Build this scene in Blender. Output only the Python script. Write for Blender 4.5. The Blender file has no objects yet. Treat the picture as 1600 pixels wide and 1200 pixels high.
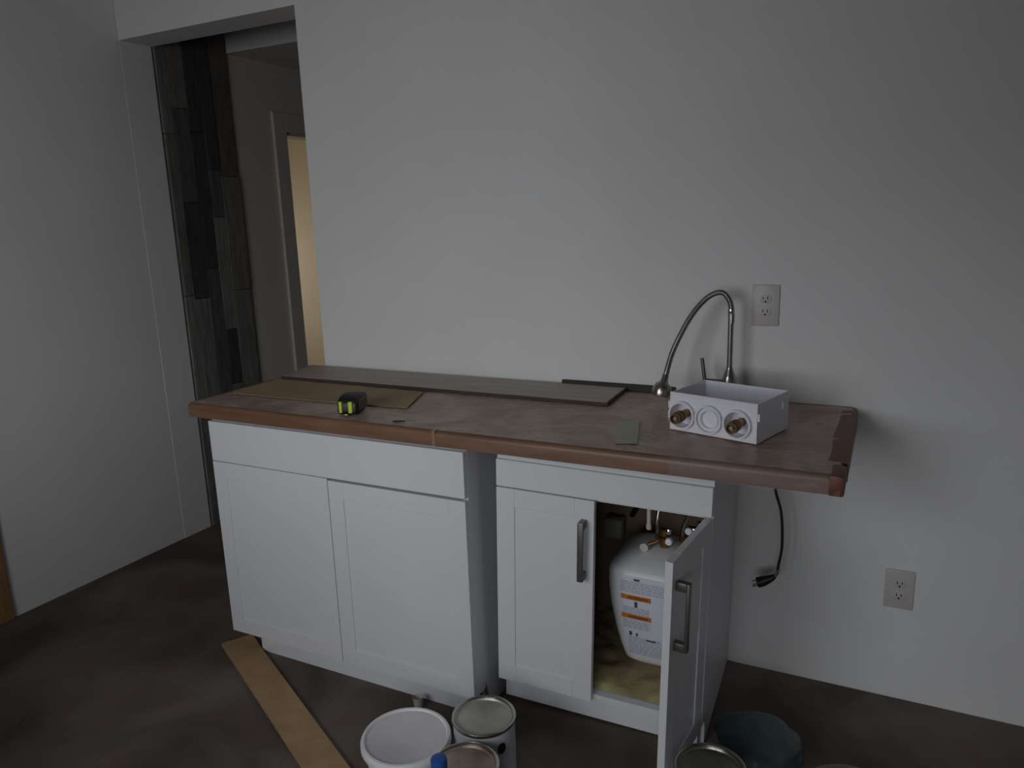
import bpy, bmesh, math, random
from mathutils import Vector, Matrix, noise
random.seed(7)
S = bpy.context.scene
COL = S.collection
PI = math.pi

# ------------------------------------------------------------------ camera, world, light, exposure
YAW, PITCH, ROLL, FPX = 0.4692, -0.216, -0.0327, 1176.63
cam_d = bpy.data.cameras.new('camera')
cam = bpy.data.objects.new('camera', cam_d)
COL.objects.link(cam)
fw = Vector((-math.sin(YAW)*math.cos(PITCH), math.cos(YAW)*math.cos(PITCH), math.sin(PITCH)))
r0 = Vector((math.cos(YAW), math.sin(YAW), 0)); u0 = r0.cross(fw)
rt = math.cos(ROLL)*r0 + math.sin(ROLL)*u0
up = -math.sin(ROLL)*r0 + math.cos(ROLL)*u0
cam.matrix_world = Matrix((( rt.x, up.x, -fw.x, 0.9515), (rt.y, up.y, -fw.y, -2.3748), (rt.z, up.z, -fw.z, 1.4955), (0, 0, 0, 1)))
cam_d.sensor_width = 36.0; cam_d.sensor_fit = 'HORIZONTAL'
cam_d.lens = FPX/1600*36.0
cam_d.clip_start = 0.02
S.camera = cam

world = bpy.data.worlds.new('dusk_sky'); S.world = world; world.use_nodes = True
bg = world.node_tree.nodes['Background']
bg.inputs[0].default_value = (0.62, 0.72, 1.0, 1); bg.inputs[1].default_value = 0.05

S.view_settings.view_transform = 'Standard'
S.view_settings.look = 'None'
S.view_settings.gamma = 1.0
S.view_settings.use_curve_mapping = False
S.view_settings.exposure = 0.0

def area(name, loc, rot, sx, sy, power, color):
    l = bpy.data.lights.new(name, 'AREA'); l.shape = 'RECTANGLE'; l.size = sx; l.size_y = sy
    l.energy = power; l.color = color
    o = bpy.data.objects.new(name, l); COL.objects.link(o); o.location = loc; o.rotation_euler = rot
    return o
WX0, WX1, WZ0, WZ1, REAR = -1.10, 0.20, 0.85, 2.15, -2.80      # window in the wall behind the camera
WX2, WX3, WZ2, WZ3 = 0.30, 1.50, 0.30, 1.30                      # low window beside it, added to let in fill light
WY0, WY1, WZ4, WZ5, XR = -2.30, -1.10, 1.00, 2.20, 3.0           # unseen window added in the right-hand wall for side light
# daylight from outside the windows behind the camera, and in the lit room behind the hallway door
area('window_rear_offscreen', (0.05, REAR-1.60, 1.90), (PI/2, 0, 0), 3.2, 1.8, 103.0, (0.95, 0.975, 1.0))
area('side_room_offscreen', (-4.09, 1.75, 1.10), (0, -PI/2, 0), 1.0, 1.0, 5.6, (1.0, 0.93, 0.88))

# ------------------------------------------------------------------ materials
MATS = {}
def mat(name, col, rough=0.5, metal=0.0, spec=0.5, var=0.0, scale=8.0, bump=0.0, bscale=60.0, col2=None, coat=0.0, stretch=None, trans=0.0, alpha=1.0):
    if name in MATS: return MATS[name]
    m = bpy.data.materials.new(name); m.use_nodes = True
    nt = m.node_tree; b = nt.nodes['Principled BSDF']
    b.inputs['Roughness'].default_value = rough; b.inputs['Metallic'].default_value = metal
    b.inputs['Specular IOR Level'].default_value = spec
    b.inputs['Coat Weight'].default_value = coat
    b.inputs['Transmission Weight'].default_value = trans
    b.inputs['Alpha'].default_value = alpha
    tc = nt.nodes.new('ShaderNodeTexCoord'); mp = nt.nodes.new('ShaderNodeMapping')
    nt.links.new(tc.outputs['Object'], mp.inputs[0])
    if stretch: mp.inputs['Scale'].default_value = stretch
    n = nt.nodes.new('ShaderNodeTexNoise'); n.inputs['Scale'].default_value = scale; n.inputs['Detail'].default_value = 5
    nt.links.new(mp.outputs[0], n.inputs['Vector'])
    rp = nt.nodes.new('ShaderNodeValToRGB')
    c2 = col2 if col2 else tuple(c*(1-var) for c in col)
    rp.color_ramp.elements[0].position = 0.35; rp.color_ramp.elements[1].position = 0.68
    rp.color_ramp.elements[0].color = (*c2, 1); rp.color_ramp.elements[1].color = (*col, 1)
    nt.links.new(n.outputs['Fac'], rp.inputs[0]); nt.links.new(rp.outputs[0], b.inputs['Base Color'])
    if bump:
        nb = nt.nodes.new('ShaderNodeTexNoise'); nb.inputs['Scale'].default_value = bscale; nb.inputs['Detail'].default_value = 4
        nt.links.new(mp.outputs[0], nb.inputs['Vector'])
        bp = nt.nodes.new('ShaderNodeBump'); bp.inputs['Strength'].default_value = bump; bp.inputs['Distance'].default_value = 0.01
        nt.links.new(nb.outputs['Fac'], bp.inputs['Height']); nt.links.new(bp.outputs[0], b.inputs['Normal'])
    MATS[name] = m
    return m
wall_m = mat('wall_paint', (0.80, 0.80, 0.80), 0.75, var=0.04, scale=3, bump=0.05, bscale=160)
ceil_m = mat('ceiling_paint', (0.66, 0.65, 0.63), 0.9, var=0.03, bump=0.1)
hall_m = mat('hall_paint', (0.62, 0.58, 0.54), 0.7, var=0.05, scale=3)
casing_m = mat('hall_casing_paint', (0.58, 0.55, 0.52), 0.5, var=0.04)
yellow_m = mat('side_room_paint', (0.78, 0.69, 0.50), 0.7, var=0.05, scale=2)
cab_m = mat('cabinet_white', (0.75, 0.76, 0.79), 0.38, var=0.02, scale=4)
cabin_m = mat('cabinet_inner_board', (0.70, 0.69, 0.67), 0.5, var=0.03, scale=6)
cabback_m = mat('cabinet_back_hardboard', (0.30, 0.22, 0.15), 0.8, var=0.15)
nickel_m = mat('dark_nickel', (0.20, 0.185, 0.165), 0.42, 0.75, var=0.1)
steel_m = mat('brushed_steel', (0.42, 0.40, 0.37), 0.26, 1.0, var=0.1, scale=30)
chrome_m = mat('chrome', (0.62, 0.62, 0.62), 0.15, 1.0)
brass_m = mat('brass', (0.42, 0.24, 0.07), 0.33, 0.9, var=0.35, scale=40)
copper_m = mat('copper', (0.36, 0.15, 0.07), 0.4, 0.9, var=0.3, scale=40)
abs_m = mat('white_abs', (0.86, 0.86, 0.92), 0.35, var=0.02)
plate_m = mat('outlet_plastic', (0.58, 0.55, 0.53), 0.4, var=0.03)
slot_m = mat('outlet_slot', (0.02, 0.02, 0.02), 0.7)
black_m = mat('black_rubber', (0.012, 0.012, 0.013), 0.45, var=0.2)
lime_m = mat('lime_plastic', (0.62, 0.78, 0.06), 0.4, var=0.05)
tan_m = mat('brown_cardboard', (0.46, 0.30, 0.155), 0.85, var=0.18, scale=14, bump=0.1)
card2_m = mat('tan_fibreboard', (0.36, 0.25, 0.145), 0.75, var=0.15, scale=10)
edge_m = mat('brown_edge_wrap', (0.18, 0.062, 0.036), 0.5, var=0.25, scale=18, bump=0.2)
plank_m = mat('laminate_plank_face', (0.42, 0.36, 0.32), 0.45, var=0.3, scale=9, stretch=(0.6, 9, 1))
plankedge_m = mat('laminate_plank_edge', (0.06, 0.04, 0.032), 0.7, var=0.3)
dark_m = mat('dark_strip', (0.03, 0.026, 0.024), 0.6, var=0.3)
tape_m = mat('masking_tape', (0.46, 0.46, 0.36), 0.6, var=0.06)
oak_m = mat('orange_wood_trim', (0.36, 0.19, 0.085), 0.5, var=0.3, scale=10, stretch=(8, 8, 0.7))
pail_m = mat('white_pail_plastic', (0.90, 0.90, 0.90), 0.4, var=0.04, scale=12)
paillid_m = mat('pail_lid_plastic', (0.82, 0.81, 0.82), 0.5, var=0.16, scale=7)
tin_m = mat('tin_lid', (0.56, 0.55, 0.49), 0.42, 0.5, var=0.22, scale=16)
tinrim_m = mat('tin_rim', (0.50, 0.48, 0.43), 0.25, 1.0, var=0.15)
tinstain_m = mat('stained_tin_lid', (0.58, 0.54, 0.45), 0.45, 0.4, col2=(0.32, 0.22, 0.18), scale=9)
canlabel_m = mat('can_paper_label', (0.60, 0.61, 0.64), 0.4, var=0.1, scale=7)
bluecap_m = mat('blue_cap', (0.025, 0.12, 0.42), 0.4, var=0.05)
bottle_m = mat('bottle_white', (0.7, 0.7, 0.7), 0.4)
teal_m = mat('teal_plastic_bag', (0.060, 0.10, 0.11), 0.38, var=0.3, scale=5, bump=0.15, bscale=9)
tanlid_m = mat('tan_lid', (0.20, 0.16, 0.115), 0.6, var=0.2)
tank_m = mat('tank_white', (0.74, 0.75, 0.76), 0.35, var=0.02)
label_m = mat('label_paper', (0.70, 0.72, 0.80), 0.5, var=0.04)
print_m = mat('label_print', (0.30, 0.32, 0.38), 0.6)
printd_m = mat('label_print_dark', (0.07, 0.07, 0.09), 0.6)
orange_m = mat('label_orange', (0.62, 0.20, 0.03), 0.5, var=0.15, scale=30)
orangetext_m = mat('label_orange_print', (0.17, 0.05, 0.02), 0.6)
cloth_m = mat('rumpled_cloth', (0.42, 0.38, 0.17), 0.9, col2=(0.30, 0.20, 0.14), scale=7, bump=0.3)
cup_m = mat('cloudy_plastic', (0.62, 0.58, 0.55), 0.4, alpha=0.55)
chip_m = mat('raw_particle_board', (0.20, 0.095, 0.05), 0.85, var=0.3, scale=60)

def floor_material():
    m = bpy.data.materials.new('mottled_brown_floor'); m.use_nodes = True
    nt = m.node_tree; b = nt.nodes['Principled BSDF']
    tc = nt.nodes.new('ShaderNodeTexCoord')
    def ns(sc, det, dist=0.0):
        n = nt.nodes.new('ShaderNodeTexNoise'); n.inputs['Scale'].default_value = sc; n.inputs['Detail'].default_value = det
        n.inputs['Distortion'].default_value = dist
        nt.links.new(tc.outputs['Object'], n.inputs['Vector']); return n
    a, c, e = ns(2.6, 5, 0.6), ns(7.0, 4), ns(60, 3)
    r1 = nt.nodes.new('ShaderNodeValToRGB')
    el = r1.color_ramp.elements
    el[0].position = 0.32; el[0].color = (0.058, 0.047, 0.038, 1)
    el[1].position = 0.70; el[1].color = (0.185, 0.152, 0.128, 1)
    nt.links.new(a.outputs['Fac'], r1.inputs[0])
    r2 = nt.nodes.new('ShaderNodeValToRGB')
    r2.color_ramp.elements[0].position = 0.55; r2.color_ramp.elements[1].position = 0.72
    nt.links.new(c.outputs['Fac'], r2.inputs[0])
    mx = nt.nodes.new('ShaderNodeMix'); mx.data_type = 'RGBA'
    mu = nt.nodes.new('ShaderNodeMath'); mu.operation = 'MULTIPLY'; mu.inputs[1].default_value = 0.6
    nt.links.new(r2.outputs[0], mu.inputs[0]); nt.links.new(mu.outputs[0], mx.inputs[0])
    nt.links.new(r1.outputs[0], mx.inputs[6]); mx.inputs[7].default_value = (0.150, 0.088, 0.078, 1)
    nt.links.new(mx.outputs[2], b.inputs['Base Color'])
    b.inputs['Roughness'].default_value = 0.62; b.inputs['Specular IOR Level'].default_value = 0.3
    bp = nt.nodes.new('ShaderNodeBump'); bp.inputs['Strength'].default_value = 0.15; bp.inputs['Distance'].default_value = 0.01
    nt.links.new(e.outputs['Fac'], bp.inputs['Height']); nt.links.new(bp.outputs[0], b.inputs['Normal'])
    return m
floor_m = floor_material()

def wood_counter():
    m = bpy.data.materials.new('counter_laminate'); m.use_nodes = True
    nt = m.node_tree; b = nt.nodes['Principled BSDF']
    tc = nt.nodes.new('ShaderNodeTexCoord'); mp = nt.nodes.new('ShaderNodeMapping')
    mp.inputs['Scale'].default_value = (1.2, 7, 7)
    nt.links.new(tc.outputs['Object'], mp.inputs[0])
    n = nt.nodes.new('ShaderNodeTexNoise'); n.inputs['Scale'].default_value = 4; n.inputs['Detail'].default_value = 6; n.inputs['Distortion'].default_value = 0.5
    nt.links.new(mp.outputs[0], n.inputs['Vector'])
    r = nt.nodes.new('ShaderNodeValToRGB'); el = r.color_ramp.elements
    el[0].position = 0.3; el[0].color = (0.155, 0.078, 0.046, 1); el[1].position = 0.7; el[1].color = (0.235, 0.130, 0.080, 1)
    nt.links.new(n.outputs['Fac'], r.inputs[0]); nt.links.new(r.outputs[0], b.inputs['Base Color'])
    b.inputs['Roughness'].default_value = 0.42
    return m
counter_m = wood_counter()

def film_material():
    m = bpy.data.materials.new('clear_protective_film'); m.use_nodes = True
    nt = m.node_tree; nt.nodes.clear()
    out = nt.nodes.new('ShaderNodeOutputMaterial')
    tr = nt.nodes.new('ShaderNodeBsdfTransparent'); tr.inputs[0].default_value = (0.97, 0.97, 0.97, 1)
    b = nt.nodes.new('ShaderNodeBsdfPrincipled')
    b.inputs['Base Color'].default_value = (0.70, 0.56, 0.47, 1); b.inputs['Roughness'].default_value = 0.25
    tc = nt.nodes.new('ShaderNodeTexCoord')
    n = nt.nodes.new('ShaderNodeTexNoise'); n.inputs['Scale'].default_value = 5; n.inputs['Detail'].default_value = 6; n.inputs['Distortion'].default_value = 1.2
    nt.links.new(tc.outputs['Object'], n.inputs['Vector'])
    mr = nt.nodes.new('ShaderNodeMapRange'); mr.inputs[1].default_value = 0.3; mr.inputs[2].default_value = 0.75; mr.inputs[3].default_value = 0.38; mr.inputs[4].default_value = 0.80
    nt.links.new(n.outputs['Fac'], mr.inputs[0])
    n2 = nt.nodes.new('ShaderNodeTexNoise'); n2.inputs['Scale'].default_value = 16; n2.inputs['Detail'].default_value = 5; n2.inputs['Distortion'].default_value = 2.0
    nt.links.new(tc.outputs['Object'], n2.inputs['Vector'])
    bp = nt.nodes.new('ShaderNodeBump'); bp.inputs['Strength'].default_value = 0.5; bp.inputs['Distance'].default_value = 0.012
    nt.links.new(n2.outputs['Fac'], bp.inputs['Height']); nt.links.new(bp.outputs[0], b.inputs['Normal'])
    mx = nt.nodes.new('ShaderNodeMixShader')
    nt.links.new(mr.outputs[0], mx.inputs[0]); nt.links.new(tr.outputs[0], mx.inputs[1]); nt.links.new(b.outputs[0], mx.inputs[2])
    nt.links.new(mx.outputs[0], out.inputs[0])
    return m
film_m = film_material()

def glass_material():
    m = bpy.data.materials.new('window_glass'); m.use_nodes = True
    nt = m.node_tree; nt.nodes.clear()
    out = nt.nodes.new('ShaderNodeOutputMaterial')
    tr = nt.nodes.new('ShaderNodeBsdfTransparent'); gl = nt.nodes.new('ShaderNodeBsdfGlossy'); gl.inputs['Roughness'].default_value = 0.02
    mx = nt.nodes.new('ShaderNodeMixShader'); mx.inputs[0].default_value = 0.06
    nt.links.new(tr.outputs[0], mx.inputs[1]); nt.links.new(gl.outputs[0], mx.inputs[2]); nt.links.new(mx.outputs[0], out.inputs[0])
    return m
glass_m = glass_material()

# ------------------------------------------------------------------ mesh helpers
def add_box(bm, x0, x1, y0, y1, z0, z1, bev=0.0, seg=2):
    t = bmesh.new()
    bmesh.ops.create_cube(t, size=1)
    for v in t.verts:
        v.co = Vector(((x0+x1)/2+v.co.x*(x1-x0), (y0+y1)/2+v.co.y*(y1-y0), (z0+z1)/2+v.co.z*(z1-z0)))
    if bev: bmesh.ops.bevel(t, geom=t.edges[:], offset=bev, segments=seg, profile=0.5, affect='EDGES')
    merge(bm, t)
def merge(bm, t, M=None):
    if M: bmesh.ops.transform(t, matrix=M, verts=t.verts)
    me = bpy.data.meshes.new('tmp'); t.to_mesh(me); t.free(); bm.from_mesh(me); bpy.data.meshes.remove(me)
def add_lathe(bm, prof, n=40, M=None, cap0=True, cap1=True):
    t = bmesh.new(); rings = []
    for r, z in prof:
        rings.append([t.verts.new((r*math.cos(2*PI*k/n), r*math.sin(2*PI*k/n), z)) for k in range(n)])
    for a, b in zip(rings, rings[1:]):
        for k in range(n): t.faces.new((a[k], a[(k+1) % n], b[(k+1) % n], b[k]))
    if cap0: t.faces.new(rings[0][::-1])
    if cap1: t.faces.new(rings[-1])
    bmesh.ops.recalc_face_normals(t, faces=t.faces)
    merge(bm, t, M)
def smooth_path(P, sub=8):
    P = [Vector(p) for p in P]; out = []
    for i in range(len(P)-1):
        p0 = P[max(i-1, 0)]; p1 = P[i]; p2 = P[i+1]; p3 = P[min(i+2, len(P)-1)]
        for k in range(sub):
            t = k/sub
            out.append(0.5*((2*p1)+(p2-p0)*t+(2*p0-5*p1+4*p2-p3)*t*t+(3*p1-p0-3*p2+p3)*t**3))
    out.append(P[-1]); return out
def add_tube(bm, P, r, n=12, sub=8):
    Q = smooth_path(P, sub) if sub else [Vector(p) for p in P]
    rad = r if callable(r) else (lambda t: r)
    t = bmesh.new(); rings = []
    nrm = None
    for i, p in enumerate(Q):
        d = (Q[min(i+1, len(Q)-1)]-Q[max(i-1, 0)]).normalized()
        if nrm is None: nrm = d.orthogonal().normalized()
        nrm = (nrm-d*nrm.dot(d)).normalized(); bn = d.cross(nrm)
        rr = rad(i/(len(Q)-1))
        rings.append([t.verts.new(p+rr*(math.cos(2*PI*k/n)*nrm+math.sin(2*PI*k/n)*bn)) for k in range(n)])
    for a, b in zip(rings, rings[1:]):
        for k in range(n): t.faces.new((a[k], a[(k+1) % n], b[(k+1) % n], b[k]))
    t.faces.new(rings[0][::-1]); t.faces.new(rings[-1])
    bmesh.ops.recalc_face_normals(t, faces=t.faces)
    merge(bm, t)
def add_prism(bm, pts, y0, y1, bev=0.0):       # outline in x,z extruded in y
    t = bmesh.new()
    a = [t.verts.new((x, y0, z)) for x, z in pts]; b = [t.verts.new((x, y1, z)) for x, z in pts]
    t.faces.new(a); t.faces.new(b[::-1])
    n = len(pts)
    for k in range(n): t.faces.new((a[k], b[k], b[(k+1) % n], a[(k+1) % n]))
    bmesh.ops.recalc_face_normals(t, faces=t.faces)
    if bev: bmesh.ops.bevel(t, geom=t.edges[:], offset=bev, segments=2, profile=0.5, affect='EDGES')
    merge(bm, t)
def obj(name, bm, m, parent=None, smooth=False):
    me = bpy.data.meshes.new(name); bm.to_mesh(me); bm.free()
    me.materials.append(m)
    if smooth:
        for p in me.polygons: p.use_smooth = True
        me.set_sharp_from_angle(angle=math.radians(40))
    o = bpy.data.objects.new(name, me); COL.objects.link(o)
    if parent: o.parent = parent
    return o
def box(name, m, parent, x0, x1, y0, y1, z0, z1, bev=0.0, seg=2):
    bm = bmesh.new(); add_box(bm, x0, x1, y0, y1, z0, z1, bev, seg)
    return obj(name, bm, m, parent, smooth=bev > 0)
def tag(o, label, cat, group=None):
    o['label'] = label; o['category'] = cat
    if group: o['group'] = group
    return o
def thing(name, label, cat, loc=(0, 0, 0), rot=(0, 0, 0), group=None):
    o = bpy.data.objects.new(name, None); COL.objects.link(o)
    o.empty_display_size = 0.05
    o.location = loc; o.rotation_euler = rot
    return tag(o, label, cat, group)
def struct(o, label=None):
    o['kind'] = 'structure'
    if label: o['label'] = label
    return o

# ------------------------------------------------------------------ the setting
XL, XE, TH, ZH, CEIL, HCEIL = -2.1, -1.1107, 0.16, 2.30, 2.62, 2.45
struct(box('floor', floor_m, None, -4.2, XR+0.12, REAR-0.3, 2.8, -0.05, 0.0), 'mottled dark brown floor')
bm = bmesh.new()
add_box(bm, XE, XR, 0.0, TH, 0, CEIL)
add_box(bm, XL, XE, 0.0, TH, ZH, CEIL)
struct(obj('wall_back', bm, wall_m), 'white painted wall behind the counter with a wide opening')
bm = bmesh.new()
add_box(bm, XL-0.11, XL, -0.83, -0.0015, 0, CEIL)          # plain wall up to the corner seam
add_box(bm, XL-0.11, XL, -1.75, -0.83, 2.08, CEIL)
add_box(bm, XL-0.11, XL, REAR, -1.75, 0, CEIL)
add_box(bm, XL-0.11, XL+0.003, 0.0015, TH, 0, ZH)           # jamb stub of the wide opening
struct(obj('wall_left', bm, wall_m), 'white painted side wall left of the counter')
bm = bmesh.new()
add_box(bm, XL-0.11, XL, TH, 0.97, 0, HCEIL)
add_box(bm, XL-0.11, XL, 0.97, 1.78, 2.0, HCEIL)
add_box(bm, XL-0.11, XL, 1.78, 2.7, 0, HCEIL)
struct(obj('wall_hall', bm, hall_m), 'greige hallway wall')
bm = bmesh.new()
add_box(bm, XL, XR, 2.6, 2.7, 0, HCEIL)
struct(obj('wall_hall_end', bm, hall_m), 'greige wall at the far side of the hallway')
struct(box('ceiling', ceil_m, None, XL-0.11, XR+0.12, REAR-0.12, TH, CEIL, CEIL+0.08), 'pale ceiling')
bm = bmesh.new(); add_box(bm, -4.2, XR+0.12, TH, 2.8, HCEIL, HCEIL+0.06); add_box(bm, XL, XR, 0.60, 2.6, 2.345, HCEIL)
struct(obj('ceiling_hall', bm, ceil_m), 'dim hallway ceiling with a dropped part')
bm = bmesh.new()
add_box(bm, XR, XR+0.12, REAR, WY0, 0, CEIL); add_box(bm, XR, XR+0.12, WY1, 2.7, 0, CEIL)
add_box(bm, XR, XR+0.12, WY0, WY1, 0, WZ4); add_box(bm, XR, XR+0.12, WY0, WY1, WZ5, CEIL)
struct(obj('wall_right', bm, wall_m), 'white painted wall with an added window')
bm = bmesh.new()
xs = [XL-0.11, WX0, WX1, WX2, WX3, XR+0.12]
for k in (0, 2, 4): add_box(bm, xs[k], xs[k+1], REAR-0.12, REAR, 0, CEIL)
for a_, b_, c_, d_ in ((WX0, WX1, WZ0, WZ1), (WX2, WX3, WZ2, WZ3)):
    add_box(bm, a_, b_, REAR-0.12, REAR, 0, c_); add_box(bm, a_, b_, REAR-0.12, REAR, d_, CEIL)
struct(obj('wall_rear', bm, wall_m), 'white painted wall with one window and one added low window')
def window(name, w, h, M):
    bm = bmesh.new(); f = 0.05
    add_box(bm, 0, f, 0.03, 0.10, 0, h); add_box(bm, w-f, w, 0.03, 0.10, 0, h)
    add_box(bm, f, w-f, 0.03, 0.10, 0, f); add_box(bm, f, w-f, 0.03, 0.10, h-f, h)
    add_box(bm, w/2-0.02, w/2+0.02, 0.03, 0.10, f, h-f)
    o = struct(obj(name, bm, cab_m), 'unseen white framed window'); o.matrix_world = M
    for p, q in ((f, w/2-0.02), (w/2+0.02, w-f)): box('pane', glass_m, o, p, q, 0.06, 0.066, f, h-f)
window('window_1', WX1-WX0, WZ1-WZ0, Matrix.Translation((WX1, REAR, WZ0))@Matrix.Rotation(PI, 4, 'Z'))
window('added_low_window', WX3-WX2, WZ3-WZ2, Matrix.Translation((WX3, REAR, WZ2))@Matrix.Rotation(PI, 4, 'Z'))  # added opening that brightens the lower right wall
window('added_side_window', WY1-WY0, WZ5-WZ4, Matrix.Translation((XR, WY1, WZ4))@Matrix.Rotation(-PI/2, 4, 'Z'))  # added opening, made for light on the right-facing sides
# side room behind the hall doorway
struct(box('wall_side_room', yellow_m, None, -4.2, XL-0.11, 2.62, 2.7, 0, HCEIL), 'cream yellow painted wall seen through the hallway door')
struct(box('wall_side_room_outer', yellow_m, None, -4.2, -4.1, 0.7, 2.62, 0, HCEIL), 'cream yellow painted wall')
struct(box('wall_side_room_near', yellow_m, None, -4.1, XL-0.11, 0.6, 0.7, 0, HCEIL), 'cream yellow painted wall')
# hall door casing
bm = bmesh.new()
add_box(bm, XL, XL+0.018, 0.874, 0.97, 0, 2.1, 0.003); add_box(bm, XL, XL+0.018, 0.97, 1.78, 2.0, 2.1, 0.003); add_box(bm, XL, XL+0.018, 1.78, 1.876, 0, 2.1, 0.003)
add_box(bm, XL-0.11, XL, 0.97, 0.985, 0, 2.0); add_box(bm, XL-0.11, XL, 0.985, 1.78, 1.985, 2.0)
struct(obj('trim_1', bm, casing_m), 'greige door casing in the hallway')
# orange wood casing and door at the near end of the left wall
bm = bmesh.new()
add_box(bm, XL-0.11, XL+0.016, -0.90, -0.832, 0, 2.12, 0.004); add_box(bm, XL-0.11, XL+0.016, -1.74, -1.672, 0, 2.12, 0.004)
add_box(bm, XL-0.11, XL+0.016, -1.672, -0.90, 2.05, 2.12, 0.004)
struct(obj('trim_2', bm, oak_m), 'orange wood door casing at the end of the side wall')
d1 = struct(box('door_1', oak_m, None, XL-0.08, XL-0.04, -1.67, -0.902, 0.005, 2.048), 'orange wood door')
# weathered plank panel on the hallway side of the opening
PY0, PY1 = TH+0.006, 0.585
panel = struct(box('wall_planks', dark_m, None, XL, XL+0.004, PY0, PY1+0.012, 0.0, HCEIL-0.002), 'accent wall panel of dark weathered vertical planks')
tones = [(0.125, 0.122, 0.116), (0.2, 0.19, 0.175), (0.234, 0.225, 0.212), (0.156, 0.14, 0.125), (0.264, 0.256, 0.239), (0.075, 0.073, 0.073), (0.225, 0.21, 0.188)]
pm = [mat('weathered_plank_%d' % i, c, 0.75, col2=tuple(k*0.6 for k in c), scale=6, stretch=(10, 10, 1.2), bump=0.3, bscale=30) for i, c in enumerate(tones)]
cuts = {0: [(0, .62, 2), (.62, 1.18, 4), (1.18, 1.93, 1), (1.93, 2.44, 2)],
        1: [(0, .45, 4), (.45, 1.16, 2), (1.16, 1.62, 5), (1.62, 2.05, 0), (2.05, 2.44, 6)],
        2: [(0, .55, 6), (.55, 1.30, 0), (1.30, 1.95, 5), (1.95, 2.44, 5)],
        3: [(0, .70, 1), (.70, .985, 5), (.985, 1.55, 4), (1.55, 1.78, 0), (1.78, 2.44, 5)],
        4: [(0, .50, 3), (.50, 1.18, 2), (1.18, 1.75, 6), (1.75, 2.44, 3)]}
edges = [PY0, 0.222, 0.315, 0.395, 0.468, PY1]
for c in range(5):
    for z0, z1, t in cuts[c]:
        th = 0.012+random.uniform(0, 0.006)
        box('plank', pm[t], panel, XL+0.004, XL+0.004+th, edges[c]+0.001, edges[c+1]-0.001, z0+0.0015, z1-0.0015, 0.001, 1)

# ------------------------------------------------------------------ cabinets
def shaker(name, x0, x1, z0, z1, parent, th=0.019, fr=0.057, M=None):
    """five-piece door: outer face at y=0, back at y=th"""
    bm = bmesh.new()
    add_box(bm, x0, x0+fr, 0, th, z0, z1, 0.0008, 1); add_box(bm, x1-fr, x1, 0, th, z0, z1, 0.0008, 1)
    add_box(bm, x0+fr, x1-fr, 0, th, z0, z0+fr, 0.0012, 1); add_box(bm, x0+fr, x1-fr, 0, th, z1-fr, z1, 0.0012, 1)
    d = obj(name, bm, cab_m, parent)
    box('panel', cab_m, d, x0+fr-0.004, x1-fr+0.004, 0.0035, th-0.004, z0+fr-0.004, z1-fr+0.004)
    return d
def pull(x, z0, z1, parent):
    bm = bmesh.new()
    add_box(bm, x-0.009, x+0.009, -0.034, -0.025, z0, z1, 0.003)
    add_box(bm, x-0.009, x+0.009, -0.026, 0.0, z0, z0+0.022, 0.002); add_box(bm, x-0.009, x+0.009, -0.026, 0.0, z1-0.022, z1, 0.002)
    return obj('handle', bm, nickel_m, parent, True)

A0, A1, YF = -1.0795, -0.0853, -0.6461
W = A1-A0
cab = thing('base_cabinet', 'wide white base cabinet with two shaker doors and no handles under the counter', 'cabinet', (A0, YF, 0))
D = 0.615
bm = bmesh.new()
add_box(bm, 0, 0.016, 0.02, D, 0.084, 0.874); add_box(bm, W-0.016, W, 0.02, D, 0.084, 0.874)
add_box(bm, W-0.016, W, 0.072, D, 0, 0.084)
add_box(bm, 0, 0.016, 0.11, D, 0, 0.084)
add_box(bm, 0.016, W-0.016, 0.02, D, 0.084, 0.10); add_box(bm, 0.016, W-0.016, D-0.008, D, 0.10, 0.874)
add_box(bm, 0.016, W-0.016, 0.02, 0.10, 0.855, 0.874)
obj('body', bm, cab_m, cab)
kb = box('toe_kick', cab_m, cab, 0.086, W-0.016, 0.046, 0.060, 0.0, 0.083)
box('raw_end', chip_m, kb, 0.083, 0.086, 0.046, 0.060, 0.0, 0.083)
box('drawer_front', cab_m, cab, 0.001, W-0.001, 0, 0.019, 0.724, 0.863, 0.0012, 1)
mx = -0.5835-A0
shaker('door', 0.001, mx-0.0012, 0.086, 0.7215, cab)
dr = shaker('door', mx+0.0012, W-0.001, 0.0845, 0.7160, cab)
bm = bmesh.new()
t = bmesh.new(); vs = [t.verts.new(p) for p in ((W+0.0012, 0.058, 0.040), (W+0.0012, 0.070, 0.098), (W+0.0012, 0.088, 0.042))]
t.faces.new(vs); r = bmesh.ops.extrude_face_region(t, geom=t.faces[:]); bmesh.ops.translate(t, verts=[v for v in r['geom'] if isinstance(v, bmesh.types.BMVert)], vec=(-0.002, 0, 0))
merge(bm, t)
ch = obj('chip', bm, chip_m, cab); ch['label'] = 'brown chipped patch at the foot of the side'

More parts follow.
